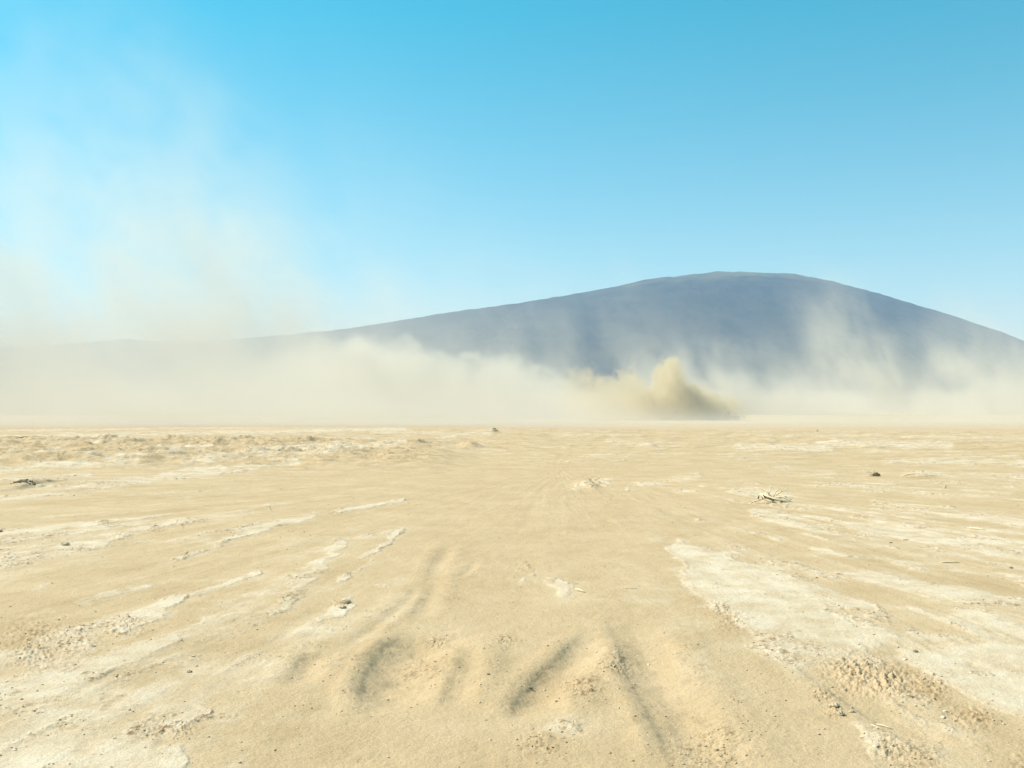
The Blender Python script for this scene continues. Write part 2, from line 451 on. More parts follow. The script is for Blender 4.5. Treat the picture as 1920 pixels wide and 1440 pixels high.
# ------------------------------------------------------------------ materials
def ground_material():
    m, n, l, p = new_mat("dry_mud")
    at = n.new("ShaderNodeAttribute"); at.attribute_name = "crust"
    aq = n.new("ShaderNodeAttribute"); aq.attribute_name = "rough"
    geo = n.new("ShaderNodeNewGeometry")

    def noise(scale, detail=6, rough=.6):
        t = n.new("ShaderNodeTexNoise")
        t.inputs["Scale"].default_value = scale; t.inputs["Detail"].default_value = detail; t.inputs["Roughness"].default_value = rough
        l.new(geo.outputs["Position"], t.inputs["Vector"])
        return t.outputs["Fac"]

    def ramp(f, stops):
        r = n.new("ShaderNodeValToRGB")
        e = r.color_ramp.elements
        e[0].position, e[0].color = stops[0][0], (*stops[0][1], 1)
        e[1].position, e[1].color = stops[-1][0], (*stops[-1][1], 1)
        for pz, c in stops[1:-1]:
            k = e.new(pz); k.color = (*c, 1)
        l.new(f, r.inputs["Fac"])
        return r.outputs["Color"]

    def mix(a, b, f, mode='MIX'):
        x = n.new("ShaderNodeMix"); x.data_type = 'RGBA'; x.blend_type = mode
        for s, val in ((6, a), (7, b), (0, f)):
            if hasattr(val, "links"): l.new(val, x.inputs[s])
            elif s == 0: x.inputs[0].default_value = val
            else: x.inputs[s].default_value = (*val, 1)
        return x.outputs[2]
    sand = ramp(noise(.9, 13, .68), [(.30, (.455, .332, .187)), (.55, (.505, .375, .220)), (.75, (.54, .41, .255))])
    crust = ramp(noise(3.5, 12, .68), [(.28, (.56, .455, .31)), (.50, (.61, .515, .375)), (.72, (.64, .55, .41))])
    col = mix(sand, crust, at.outputs["Fac"])
    grain = ramp(noise(160, 3, .7), [(.30, (.62, .60, .55)), (.50, (1, 1, 1)), (.72, (1.2, 1.2, 1.17))])
    col = mix(col, grain, .8, 'MULTIPLY')
    grit = ramp(noise(38, 4, .75), [(.33, (.62, .55, .45)), (.41, (1, 1, 1)), (1, (1, 1, 1))])
    col = mix(col, grit, .5, 'MULTIPLY')
    # freshly broken mud is browner and darker than the dried skin
    brk = n.new("ShaderNodeMapRange"); brk.inputs["From Min"].default_value = .52; brk.inputs["From Max"].default_value = .60
    l.new(noise(16, 6, .75), brk.inputs["Value"])
    bm = n.new("ShaderNodeMath"); bm.operation = 'MULTIPLY'; bm.use_clamp = True
    l.new(brk.outputs[0], bm.inputs[0]); l.new(aq.outputs["Fac"], bm.inputs[1])
    col = mix(col, (.27, .175, .085), bm.outputs[0])
    ton = n.new("ShaderNodeAttribute"); ton.attribute_name = "tone"
    tr = n.new("ShaderNodeMapRange"); tr.inputs["From Min"].default_value = -.8; tr.inputs["From Max"].default_value = .8
    l.new(ton.outputs["Fac"], tr.inputs["Value"])
    col = mix(col, ramp(tr.outputs[0], [(.12, (.87, .845, .79)), (.5, (1, 1, 1)), (.88, (1.07, 1.08, 1.11))]), 1.0, 'MULTIPLY')
    l.new(col, p.inputs["Base Color"])
    p.inputs["Roughness"].default_value = .95
    p.inputs["Specular IOR Level"].default_value = .15
    b1 = n.new("ShaderNodeBump"); b1.inputs["Strength"].default_value = .75; b1.inputs["Distance"].default_value = .012
    l.new(noise(45, 6, .7), b1.inputs["Height"])
    b2 = n.new("ShaderNodeBump"); b2.inputs["Strength"].default_value = .3; b2.inputs["Distance"].default_value = .05
    l.new(noise(7, 6, .65), b2.inputs["Height"]); l.new(b1.outputs["Normal"], b2.inputs["Normal"])
    l.new(b2.outputs["Normal"], p.inputs["Normal"])
    return m


M_GROUND = ground_material()
M_CLOD = noisy("mud_clod", (.44, .335, .20), (.58, .47, .32), 30, .95, .5)
M_DARKCLOD_SHADE = noisy("dark_clod_and_shade", (.22, .16, .09), (.36, .28, .17), 25, .95, .6)  # dark pebbles and clods, also shade painted in as dark lumps
M_PALEWOOD = noisy("bleached_wood", (.74, .56, .32), (.88, .74, .50), 40, .8, .4)
M_DARKWOOD = noisy("weathered_wood", (.20, .13, .06), (.42, .30, .16), 40, .85, .4)

# ------------------------------------------------------------------ ground sheet
ang = np.concatenate([
    np.linspace(-180, -62, 60, endpoint=False), np.linspace(-62, -30, 260, endpoint=False),
    np.linspace(-30, 30, 1230, endpoint=False), np.linspace(30, 62, 260, endpoint=False), np.linspace(62, 180, 60, endpoint=False)])
rr = np.concatenate([[.02], np.linspace(.3, 2.2, 40, endpoint=False), np.geomspace(2.2, 4.0, 90, endpoint=False),
                     np.geomspace(4.0, 95, 1350, endpoint=False), np.geomspace(95, 10000, 120)])
A, Rr = np.meshgrid(np.radians(ang), rr)
gx, gy = (Rr * np.sin(A)).ravel(), (Rr * np.cos(A)).ravel()
gz, gm, gq, gt = terrain(gx, gy, 2)
na, nr = len(ang), len(rr)
i0 = (np.arange(nr - 1)[:, None] * na + np.arange(na)[None, :])
i1 = (np.arange(nr - 1)[:, None] * na + (np.arange(na)[None, :] + 1) % na)
quads = np.stack([i0, i1, i1 + na, i0 + na], -1).reshape(-1, 4)
ground = np_mesh("ground", np.stack([gx, gy, gz], 1), quads, M_GROUND)
for nm, arr in (("crust", gm), ("rough", gq), ("tone", gt)):
    a = ground.data.attributes.new(nm, 'FLOAT', 'POINT')
    a.data.foreach_set("value", arr.astype(np.float32))
tag(ground, kind="structure")

# ------------------------------------------------------------------ mountain and far plain
SIL = [(-3600, 700), (-2400, 672), (-1400, 640), (-500, 648), (-200, 655), (0, 650), (60, 648), (120, 645), (180, 640), (235, 634), (300, 640), (400, 638), (450, 634), (560, 624), (660, 614), (700, 608), (760, 597), (870, 580), (960, 568),
       (1090, 548), (1150, 536), (1200, 524), (1290, 513), (1350, 506), (1400, 508), (1490, 511), (1560, 525), (1640, 546), (1700, 564), (1800, 594), (1870, 618), (1920, 637), (2050, 688), (2250, 735), (2600, 750), (5200, 755)]
su, sv = np.array([a for a, b in SIL], float), np.array([b for a, b in SIL], float)
uu = np.concatenate([np.linspace(-1600, -100, 120, endpoint=False), np.linspace(-100, 2020, 900, endpoint=False), np.linspace(2020, 3500, 110)])
dd = np.concatenate([np.geomspace(700, 2000, 60, endpoint=False), np.linspace(2000, 5200, 330), np.geomspace(5220, 5900, 8)])
U, Dm = np.meshgrid(uu, dd)
U, Dm = U.ravel(), Dm.ravel()
mx, my = (U - 960) / FPX * Dm, Dm
sil = np.interp(U, su, sv)
Rg = 3100 + 1500 * (1 - sstep(330, 640, U))
Hh = (HOR - sil) / FPX * Rg
faj = 24 * (1 - sstep(500, 900, U)) * sstep(700, 1700, Dm)
foot = 1750 + 900 * (1 - sstep(330, 640, U)) + 200 * fbm(mx / 500, my / 500, 3, 5)
t = np.clip((Dm - foot) / (Rg - foot), 0, 1)
back = 1 - sstep(0, 1800, Dm - Rg)
prof = (t ** 1.25) * (1 + .15 * np.sin(t * np.pi))
gul = 1 - np.abs(fbm(mx / 260, my / 700, 5, 9, .5)) * 2
mz = faj * (1 - t) + Hh * prof * back + (gul - .5) * 11 * np.sin(np.clip(t, 0, 1) * np.pi) ** .8 * sstep(0, 60, Hh)
mz += (3.6 * fbm(mx / 30, my / 30, 4, 13, .6) + 3 * fbm(mx / 90, my / 90, 3, 15)) * sstep(0, .2, t)
mz -= 3.0 * (1 - sstep(700, 1300, Dm)) + .5
NU = len(uu)
j0 = (np.arange(len(dd) - 1)[:, None] * NU + np.arange(NU - 1)[None, :]).ravel()
mq = np.stack([j0, j0 + 1, j0 + 1 + NU, j0 + NU], -1)


def mountain_material():
    m, n, l, p = new_mat("mountain_scrub")
    geo = n.new("ShaderNodeNewGeometry")
    sep = n.new("ShaderNodeSeparateXYZ"); l.new(geo.outputs["Position"], sep.inputs[0])
    nz = n.new("ShaderNodeTexNoise"); nz.inputs["Scale"].default_value = .012; nz.inputs["Detail"].default_value = 9; nz.inputs["Roughness"].default_value = .65
    l.new(geo.outputs["Position"], nz.inputs["Vector"])
    r = n.new("ShaderNodeValToRGB"); e = r.color_ramp.elements
    e[0].position, e[0].color = .35, (.022, .030, .032, 1)
    e[1].position, e[1].color = .70, (.066, .062, .05, 1)
    l.new(nz.outputs["Fac"], r.inputs["Fac"])
    # dry grass near the summit and pale flats at the foot, by height
    a = n.new("ShaderNodeMath"); a.operation = 'MULTIPLY_ADD'; a.inputs[1].default_value = 130; l.new(nz.outputs["Fac"], a.inputs[0]); l.new(sep.outputs[2], a.inputs[2])
    mr = n.new("ShaderNodeMapRange"); mr.inputs["From Min"].default_value = 430; mr.inputs["From Max"].default_value = 480; l.new(a.outputs[0], mr.inputs["Value"])
    mx1 = n.new("ShaderNodeMix"); mx1.data_type = 'RGBA'
    l.new(mr.outputs[0], mx1.inputs[0]); l.new(r.outputs["Color"], mx1.inputs[6]); mx1.inputs[7].default_value = (.15, .135, .085, 1)
    b = n.new("ShaderNodeMath"); b.operation = 'MULTIPLY_ADD'; b.inputs[1].default_value = 14; l.new(nz.outputs["Fac"], b.inputs[0]); l.new(sep.outputs[2], b.inputs[2])
    mr2 = n.new("ShaderNodeMapRange"); mr2.inputs["From Min"].default_value = 24; mr2.inputs["From Max"].default_value = 44; l.new(b.outputs[0], mr2.inputs["Value"])
    mx2 = n.new("ShaderNodeMix"); mx2.data_type = 'RGBA'
    l.new(mr2.outputs[0], mx2.inputs[0]); mx2.inputs[6].default_value = (.40, .34, .23, 1); l.new(mx1.outputs[2], mx2.inputs[7])
    l.new(mx2.outputs[2], p.inputs["Base Color"])
    p.inputs["Roughness"].default_value = 1
    p.inputs["Specular IOR Level"].default_value = .05
    bp = n.new("ShaderNodeBump"); bp.inputs["Distance"].default_value = 12; bp.inputs["Strength"].default_value = .25
    l.new(nz.outputs["Fac"], bp.inputs["Height"]); l.new(bp.outputs["Normal"], p.inputs["Normal"])
    return m


mountain = np_mesh("mountain", np.stack([mx, my, mz], 1), mq, mountain_material())
tag(mountain, kind="structure")

# ------------------------------------------------------------------ loose crumbs of mud (nobody could count them)
def icosa(seed):
    r = np.random.default_rng(seed)
    p = (1 + 5 ** .5) / 2
    v = np.array([(-1, p, 0), (1, p, 0), (-1, -p, 0), (1, -p, 0), (0, -1, p), (0, 1, p), (0, -1, -p), (0, 1, -p), (p, 0, -1), (p, 0, 1), (-p, 0, -1), (-p, 0, 1)], float)
    v /= np.linalg.norm(v[0])
    f = np.array([(0, 11, 5), (0, 5, 1), (0, 1, 7), (0, 7, 10), (0, 10, 11), (1, 5, 9), (5, 11, 4), (11, 10, 2), (10, 7, 6), (7, 1, 8), (3, 9, 4), (3, 4, 2), (3, 2, 6), (3, 6, 8), (3, 8, 9), (4, 9, 5), (2, 4, 11), (6, 2, 10), (8, 6, 7), (9, 8, 1)])
    return v * (1 + .45 * (r.random((12, 1)) - .5)), f


def scatter(name, count, mat, smin, smax, keep, seed, flat=.6):
    g = np.random.default_rng(seed)
    d = np.exp(g.uniform(math.log(3.6), math.log(60), count * 6))
    x = d * np.tan(g.uniform(-rad(30), rad(30), count * 6))
    z, m, q = terrain(x, d, True)
    s = g.random(len(x)) < keep(m, q, d)
    x, y, z = x[s][:count], d[s][:count], z[s][:count]
    n = len(x)
    size = (smin * (smax / smin) ** (g.random(n) ** 2.2)) * np.clip((y / 9) ** .55, 1, 3.2)
    vs, fs = [], []
    tv = [icosa(k) for k in range(5)]
    for k in range(5):
        idx = np.arange(k, n, 5)
        v, f = tv[k]
        a = g.uniform(0, 2 * np.pi, len(idx)); c, s_ = np.cos(a)[:, None], np.sin(a)[:, None]
        tl = g.uniform(-.5, .5, len(idx))[:, None]
        sx, sy, sz = [size[idx][:, None] * g.uniform(lo, hi, (len(idx), 1)) for lo, hi in ((.7, 1.5), (.6, 1.1), (flat * .6, flat * 1.3))]
        px, py, pz = v[:, 0][None] * sx, v[:, 1][None] * sy, v[:, 2][None] * sz
        pz, px = pz + px * tl, px
        X = px * c - py * s_ + x[idx][:, None]
        Yy = px * s_ + py * c + y[idx][:, None]
        Zz = pz + z[idx][:, None] + size[idx][:, None] * flat * .35
        base = sum(len(b) for b in vs)
        vs.append(np.stack([X, Yy, Zz], -1).reshape(-1, 3))
        fs.append((f[None] + (np.arange(len(idx)) * 12)[:, None, None] + base).reshape(-1, 3))
    o = np_mesh(name, np.concatenate(vs), np.concatenate(fs), mat, smooth=False)
    tag(o, kind="stuff")
    return o


scatter("mud_crumbs", 15000, M_CLOD, .0015, .010, lambda m, q, d: .06 + .94 * q, 3)
scatter("dark_grit", 200, M_DARKCLOD_SHADE, .003, .010, lambda m, q, d: .10 + .9 * q, 5)
scatter("crust_flakes", 1100, noisy("pale_flake", (.56, .47, .33), (.66, .57, .42), 20, .95, .3), .005, .020, lambda m, q, d: .02 + .9 * q * m, 9, .22)


# ------------------------------------------------------------------ dead wood lying on the flat
def sub(parent, name, mat, paths, n=6):
    b = MB()
    for pts, r0, r1 in paths:
        k = len(pts) - 1
        b.tube(pts, [r0 + (r1 - r0) * i / k for i in range(k + 1)], n)
    return b.build(name, mat, parent)


def rel(pts, u0, v0, d, depth=None):
    """photo pixels -> local metres (x, y, z) round a base point at distance d"""
    out = []
    for i, q in enumerate(pts):
        y = q[2] if len(q) > 2 else 0.0
        out.append(((q[0] - u0) / FPX * d, y, (v0 - q[1]) / FPX * d))
    return out


D = CAM_H * FPX / (943 - HOR)
bx_, by_ = ground_pt(1450, 943)
br = empty("dead_branch", (bx_, by_, ground_z(bx_, by_)))
tag(br, "bleached dead branch with antler-like twigs pointing up, largest wood on the flat", "branch")
sub(br, "trunk", M_PALEWOOD, [(rel([(1426, 928, .10), (1449, 936.5, .04), (1464, 937.5, 0), (1478, 941, -.02), (1492, 945, -.05)], 1450, 943, D), .030, .016),
                              (rel([(1436, 925, .12), (1450, 935, .08), (1466, 934, .05)], 1450, 943, D), .018, .012)], 8)
for paths in ([([(1443.5, 926, .1), (1446, 921, .12), (1447, 917, .12), (1447.6, 911.5, .14)], .012, .006), ([(1447, 917, .12), (1449.5, 914, .14)], .006, .003)],
              [([(1450.5, 932, .05), (1453, 926, .04), (1456, 920, .03), (1461.5, 914.5, .02)], .013, .006)],
              [([(1456, 928.5, .06), (1466, 923.2, .1), (1474, 919.8, .12), (1483, 914.5, .15)], .014, .005), ([(1465.5, 923.4, .1), (1467, 920, .1), (1468, 916.5, .1)], .008, .004)],
              [([(1419, 915.5, .2), (1431, 918.5, .16), (1439, 924, .12), (1448.5, 934, .06)], .006, .016)],
              [([(1400, 944.5, -.05), (1411, 940.5, -.02), (1424, 937.5, 0), (1440, 933, .03)], .010, .014)],
              [([(1427, 928, -.05), (1431, 937, -.08), (1438, 939, -.1), (1448, 939.5, -.1)], .010, .010)],
              [([(1478, 940.5, .05), (1484, 937.5, .08), (1489, 934.5, .1)], .008, .004)],
              [([(1460, 933.5, .15), (1470, 934, .14), (1480, 938, .1)], .012, .008)]):
    sub(br, "twig", M_PALEWOOD, [(rel(p, 1450, 943, D), a, b) for p, a, b in paths])
sub(br, "broken_stub", M_DARKWOOD, [(rel([(1420, 935, -.02), (1421.5, 931, 0), (1422, 929, 0)], 1450, 943, D), .016, .010),
                                    (rel([(1428, 934, -.03), (1430, 930, 0), (1431, 927.5, 0)], 1450, 943, D), .018, .012)])
sub(br, "under_log_shade", M_DARKWOOD, [(rel([(1429, 930, .02), (1438, 933, .0), (1450, 938.5, -.03)], 1450, 943, D), .014, .020),  # shade beneath the log on the camera side, put in as dark tubes
                                 (rel([(1462, 940, .0), (1474, 943.5, -.03), (1487, 946, -.05)], 1450, 943, D), .014, .012)])

D = CAM_H * FPX / (893 - HOR)
bx_, by_ = ground_pt(1642, 893)
st_ = empty("dead_stump", (bx_, by_, ground_z(bx_, by_)))
tag(st_, "small dark dead root clump with one thin upright twig, beyond the big bleached branch", "stump")
b = MB()
b.lump((-.03, 0, .035), (.075, .06, .055), 3, 10, 7, .8); b.lump((.06, -.01, .03), (.035, .03, .035), 5, 9, 6, .6); b.lump((-.09, .02, .02), (.07, .05, .03), 6, 9, 6, .5)
b.build("root", M_DARKWOOD, st_)
for p, a, c in (([(1638, 888, 0), (1638.5, 880, .02), (1639.4, 873, .03)], .009, .004), ([(1619, 882.5, .1), (1626, 883.5, .06), (1634, 887, .02)], .004, .007), ([(1645, 890, 0), (1645.6, 886, .02), (1645.2, 882, .02)], .005, .003),
                ([(1622, 892, -.05), (1632, 892, -.04), (1641, 890, 0)], .006, .010)):
    sub(st_, "twig", M_PALEWOOD, [(rel(p, 1642, 893, D), a, c)])

D = CAM_H * FPX / (896 - HOR)
bx_, by_ = ground_pt(1712, 896)
hp = empty("twig_heap", (bx_, by_, ground_z(bx_, by_)))
tag(hp, "low heap of pale broken twigs right of the small dark root clump", "twigs")
rd = random.Random(12)
for k in range(13):
    x0, y0 = rd.uniform(-.35, .35), rd.uniform(-.25, .25)
    a, L = rd.uniform(-.5, .5), rd.uniform(.15, .42)
    z0 = rd.uniform(.01, .05); z1 = z0 + rd.uniform(-.01, .11)
    sub(hp, "twig", M_PALEWOOD, [([(x0, y0, z0), (x0 + L * .5, y0 + L * .5 * math.sin(a), (z0 + z1) / 2 + .015), (x0 + L, y0 + L * math.sin(a), max(.01, z1))], rd.uniform(.006, .011), .005)])

STICKS = [  # u0, v0, u1, v1, radius, lift, label
    (1816, 990, 1845, 994, .008, .01, "pale straight stick on white crust near the right edge of the flat"),
    (1762, 1054, 1796, 1054, .007, .01, "pale thin stick lying level on tan mud at the right"),
    (1079, 1108, 1096, 1113, .007, .012, "short tan twig alone on smooth sand in the centre"),
    (1170, 1105, 1193, 1105.5, .003, .006, "hair-thin pale straw on smooth sand right of the short tan twig"),
    (791, 1199, 818, 1193, .0028, .006, "thin pale straw above the second rut from the left"),
    (1636, 1349, 1667, 1357, .0045, .006, "longer pale stick lying in the sandy groove at lower right"),
    (1626, 1353, 1650, 1362, .003, .004, "fainter straw just below the longer stick in the lower right groove"),
    (502, 946, 510, 957, .006, .03, "small pale stick leaning up from the sand left of centre"),
    (967, 1257, 977, 1258, .003, .006, "tiny pale straw between the central ruts"),
    (787, 826, 795, 833, .016, .05, "short pale stick on the broken mud beyond the ruts, left of centre"),
    (1061, 867, 1068, 868, .014, .02, "short pale stick lying flat on the middle distance"),
    (1690, 1013, 1701, 1012, .007, .010, "short grey-brown twig on the tan strip at the right"),
    (1768, 915, 1772, 909, .006, .02, "tiny stub of twig on the pale mud right of the dead branch"),
]
for (u0, v0, u1, v1, r_, lift, lab) in STICKS:
    a0, a1 = ground_pt(u0, v0), ground_pt(u1, v1)
    if abs(v1 - v0) > 5 and lift > .025:
        a1 = ground_pt(u0 + (u1 - u0), v1); a0 = (a1[0] - (u1 - u0) / FPX * a1[1], a1[1] + .05)
        p = [Vector((a0[0], a0[1], (v1 - v0) / FPX * a1[1])), Vector((a1[0], a1[1], .0))]
    else:
        p = [Vector((a0[0], a0[1], lift)), Vector((a1[0], a1[1], lift * .6))]
    o_ = Vector((p[1].x, p[1].y, 0))
    gz_ = ground_z(o_.x, o_.y)
    mid = (p[0] + p[1]) / 2 + Vector((0, .01, lift * .3))
    b = MB(); b.tube([q - o_ for q in (p[0], p[0].lerp(mid, .5), mid, p[1])], [r_ * .8, r_, r_ * .95, r_ * .6], 6)
    o = b.build("stick", M_PALEWOOD)
    o.location = (o_.x, o_.y, gz_)
    tag(o, lab, "stick", "loose sticks and straws on the flat")

# shoots standing on the skyline of the near flat
for (u, v, h, mat, fan, lab, nm) in ((1532, 805, .24, M_DARKWOOD, ((-.03, 1), (.07, .8), (.02, .5)), "small dark dead shoot standing at the far edge of the flat", "dead_shoot"),
                                 (1772, 805, .24, M_PALEWOOD, ((-.05, 1), (.01, .6)), "pale dead shoot at the far edge, left of a pair", "dead_shoot"),
                                 (1782, 805, .26, M_PALEWOOD, ((.0, 1), (.05, .7), (-.03, .5)), "pale dead shoot at the far edge, right of a pair", "dead_shoot")):
    x_, y_ = ground_pt(u, v)
    e_ = empty(nm, (x_, y_, ground_z(x_, y_)))
    tag(e_, lab, "shoot", "dead shoots on the far edge of the flat")
    for dx_, k in fan:
        sub(e_, "stem", mat, [([(dx_ * .1, 0, -.02), (dx_ * .6, .01, h * k * .5), (dx_ * 1.4, .02, h * k)], .020, .010)], 5)

# single stones and clods
STONES = [(358, 1259, .022, M_CLOD, "pale pebble with a dark shadow, alone on sand left of the ruts"), (916, 1270, .013, M_DARKCLOD_SHADE, "dark brown pebble on the crest between the two left ruts and the central one"),
          (994, 1283, .018, M_DARKCLOD_SHADE, "darkest clod, on the left lip of the central rut"), (1043, 1309, .011, M_DARKCLOD_SHADE, "tiny dark pebble on the floor of the central rut"), (1163, 1240, .010, M_DARKCLOD_SHADE, "tiny dark pebble beside the top of the rightmost rut"),
          (1561, 1324, .036, M_CLOD, "flat pale mud slab on the left lip of the lower right groove"), (1571, 1337, .030, M_CLOD, "rounded pale mud clod just below the flat slab at lower right"), (1592, 1332, .022, M_CLOD, "small clod with a dark underside lying in the lower right groove"),
          (1712, 1221, .024, M_DARKCLOD_SHADE, "brown clod sitting alone on the wide white crust"), (1892, 1064, .024, M_DARKCLOD_SHADE, "black pebble near the right edge on tan mud"), (652, 1130, .045, M_CLOD, "pale lump of broken crust on smooth sand, upper of two"), (644, 1141, .035, M_CLOD, "pale lump of broken crust on smooth sand, lower of two"),
          (1668, 1018, .022, M_DARKCLOD_SHADE, "dark clod on the tan strip between two white streaks"), (1529, 1082, .018, M_DARKCLOD_SHADE, "small dark pebble on the banded mud below the dead branch"), (3, 996, .045, M_DARKCLOD_SHADE, "dark clod cut by the left edge of the view"), (126, 1024, .06, M_CLOD, "pale block standing on the rough streak at the left"),
          (353, 1035, .035, M_CLOD, "small brown clod on sand below the rough streak at the left")]
for k, (u, v, r_, mat, lab) in enumerate(STONES):
    x_, y_ = ground_pt(u, v)
    r_ *= .8
    b = MB(); b.lump((0, 0, 0), (r_, r_ * .8, r_ * .5), 40 + k, 9, 7, .55)
    o = b.build("pebble" if r_ < .03 else "mud_clod", mat, smooth=False)
    o.location = (x_, y_, ground_z(x_, y_) + r_ * .3)
    tag(o, lab, "pebble" if r_ < .03 else "clod", "single stones and clods on the flat")

# rows of dark lumps in the churned ground; some stand in for shade
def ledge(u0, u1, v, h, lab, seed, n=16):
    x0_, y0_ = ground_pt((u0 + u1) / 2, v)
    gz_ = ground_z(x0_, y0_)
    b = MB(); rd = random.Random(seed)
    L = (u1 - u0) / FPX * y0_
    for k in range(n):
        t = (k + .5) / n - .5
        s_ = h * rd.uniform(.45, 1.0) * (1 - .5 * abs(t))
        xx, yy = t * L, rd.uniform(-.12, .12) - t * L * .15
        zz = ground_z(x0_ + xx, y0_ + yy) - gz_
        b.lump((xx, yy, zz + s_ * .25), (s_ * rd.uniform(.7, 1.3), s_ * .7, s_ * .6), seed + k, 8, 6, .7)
    o = b.build("clod_shade_ledge", M_DARKCLOD_SHADE, smooth=False)
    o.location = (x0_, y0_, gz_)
    tag(o, lab, "clods", "rows of dark lumps in the churned mud, some standing in for shade")


ledge(24, 70, 914, .05, "longest row of dark lumps at the far left, painted shade under a crust ledge, nearest of the rows", 200, 44)  # undercut shadow line of the crust, put in as dark lumps
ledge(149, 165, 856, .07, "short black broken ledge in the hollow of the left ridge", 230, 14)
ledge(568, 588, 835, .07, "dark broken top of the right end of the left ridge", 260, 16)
ledge(925, 934, 812, .08, "dark lumps painting the shaded right side of the lone mound near the far edge", 290, 10)  # mound side turned from the sun, its shade put into dark lumps
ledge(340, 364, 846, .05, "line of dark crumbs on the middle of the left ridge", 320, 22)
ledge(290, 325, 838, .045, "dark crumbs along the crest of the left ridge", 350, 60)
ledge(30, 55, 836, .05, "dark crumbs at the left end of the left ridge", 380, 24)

# ------------------------------------------------------------------ far things: buggy, huts, tree
M_BLACK = noisy("buggy_frame_paint", (.03, .03, .03), (.05, .05, .045), 8, .5, .1)
M_BODY = noisy("dusty_green_panel", (.10, .11, .06), (.20, .18, .11), 6, .7, .1)
M_TYRE = noisy("dusty_tyre", (.035, .03, .025), (.10, .085, .06), 14, .95, .4)
M_METAL = noisy("dull_rim", (.3, .29, .27), (.42, .4, .36), 10, .5, .1)
M_FLAG = noisy("dark_flag", (.03, .035, .04), (.05, .05, .05), 10, .8, .1)
D = 150
vx = (1370 - 960) / FPX * D
bg_ = empty("dune_buggy", (vx, D, ground_z(vx, D)), rad(8))
tag(bg_, "small olive buggy at the head of the tan dust plume, almost hidden", "buggy")
b = MB(); b.box((0, 0, .52), (2.1, .85, .30), 0, .9); b.box((.95, 0, .50), (.5, .6, .22), 0, .6); b.box((-.6, 0, .78), (.6, .75, .3), 0, .8); b.build("body", M_BODY, bg_, False)
b = MB()
for sy in (-.42, .42):
    b.tube([(.75, sy, .66), (.35, sy * .85, 1.32), (-.45, sy * .85, 1.34), (-.95, sy, .66)], [.03] * 4, 6)
for xx in (.35, -.45):
    b.tube([(xx, -.36, 1.33), (xx, .36, 1.33)], [.03] * 2, 6)
b.build("roll_cage", M_BLACK, bg_)
for sy in (-.2, .2):
    b = MB(); b.box((-.15, sy, .80), (.42, .32, .1)); b.box((-.36, sy, 1.02), (.1, .32, .45), 0, .85); b.build("seat", M_BLACK, bg_, False)
for sx in (.85, -.8):
    for sy in (-.62, .62):
        w = MB(); pr = []
        for rr_, yy in ((.18, -.11), (.28, -.12), (.33, -.07), (.33, .07), (.28, .12), (.18, .11)): pr.append((rr_, yy))
        base = 0
        for rr_, yy in pr:
            for k in range(18):
                t_ = 2 * math.pi * k / 18
                w.v.append(Vector((sx + rr_ * math.cos(t_), sy + yy, .33 + rr_ * math.sin(t_))))
        for i in range(len(pr)):
            for k in range(18):
                q = (k + 1) % 18; i2 = (i + 1) % len(pr)
                w.f.append((i * 18 + k, i * 18 + q, i2 * 18 + q, i2 * 18 + k))
        wh = w.build("wheel", M_TYRE, bg_)
        w = MB(); w.tube([(sx, sy - .09, .33), (sx, sy + .09, .33)], [.18, .18], 14); w.build("rim", M_METAL, wh)
b = MB(); b.tube([(-.9, .2, .7), (-.93, .2, 1.5), (-.98, .2, 2.0)], [.014, .011, .008], 5); b.build("whip_pole", M_BLACK, bg_)
b = MB(); b.box((-.86, .2, 1.86), (.26, .02, .26)); b.build("flag", M_FLAG, bg_, False)

M_WHITE = noisy("white_wall", (.72, .71, .68), (.82, .81, .78), 2, .8, .1)
M_ROOF = noisy("light_roof", (.60, .60, .58), (.78, .77, .74), 2, .7, .1)


def mesh_z(x, y):
    from mathutils.bvhtree import BVHTree
    global _bvh
    try: _bvh
    except NameError:
        dg = bpy.context.evaluated_depsgraph_get()
        _bvh = BVHTree.FromObject(mountain, dg)
    h = _bvh.ray_cast(Vector((x, y, 3000)), Vector((0, 0, -1)))
    return h[0].z if h[0] else 0.0


for (u, dd_, w_, h_, rot, lab) in ((186, 1450, 4.2, 4.6, .3, "tiny white hut on the far plain at the left, taller of two"), (176, 1470, 3.6, 2.6, -.2, "tiny white hut on the far plain at the left, lower of two"), (127, 1500, 4, 2.2, .1, "faint pale hut on the far plain, leftmost of three")):
    x_ = (u - 960) / FPX * dd_
    e_ = empty("white_hut", (x_, dd_, mesh_z(x_, dd_) - .2), rot)
    tag(e_, lab, "hut", "white huts on the far plain")
    b = MB(); b.box((0, 0, h_ * .35), (w_, w_ * .8, h_ * .7)); b.build("wall", M_WHITE, e_, False)
    b = MB(); b.v = [Vector(q) for q in ((-w_ * .55, -w_ * .45, h_ * .7), (w_ * .55, -w_ * .45, h_ * .7), (w_ * .55, w_ * .45, h_ * .7), (-w_ * .55, w_ * .45, h_ * .7), (-w_ * .55, 0, h_), (w_ * .55, 0, h_))]
    b.f = [(0, 1, 5, 4), (2, 3, 4, 5), (0, 4, 3), (1, 2, 5), (0, 3, 2, 1)]
    b.build("roof", M_ROOF, e_, False)

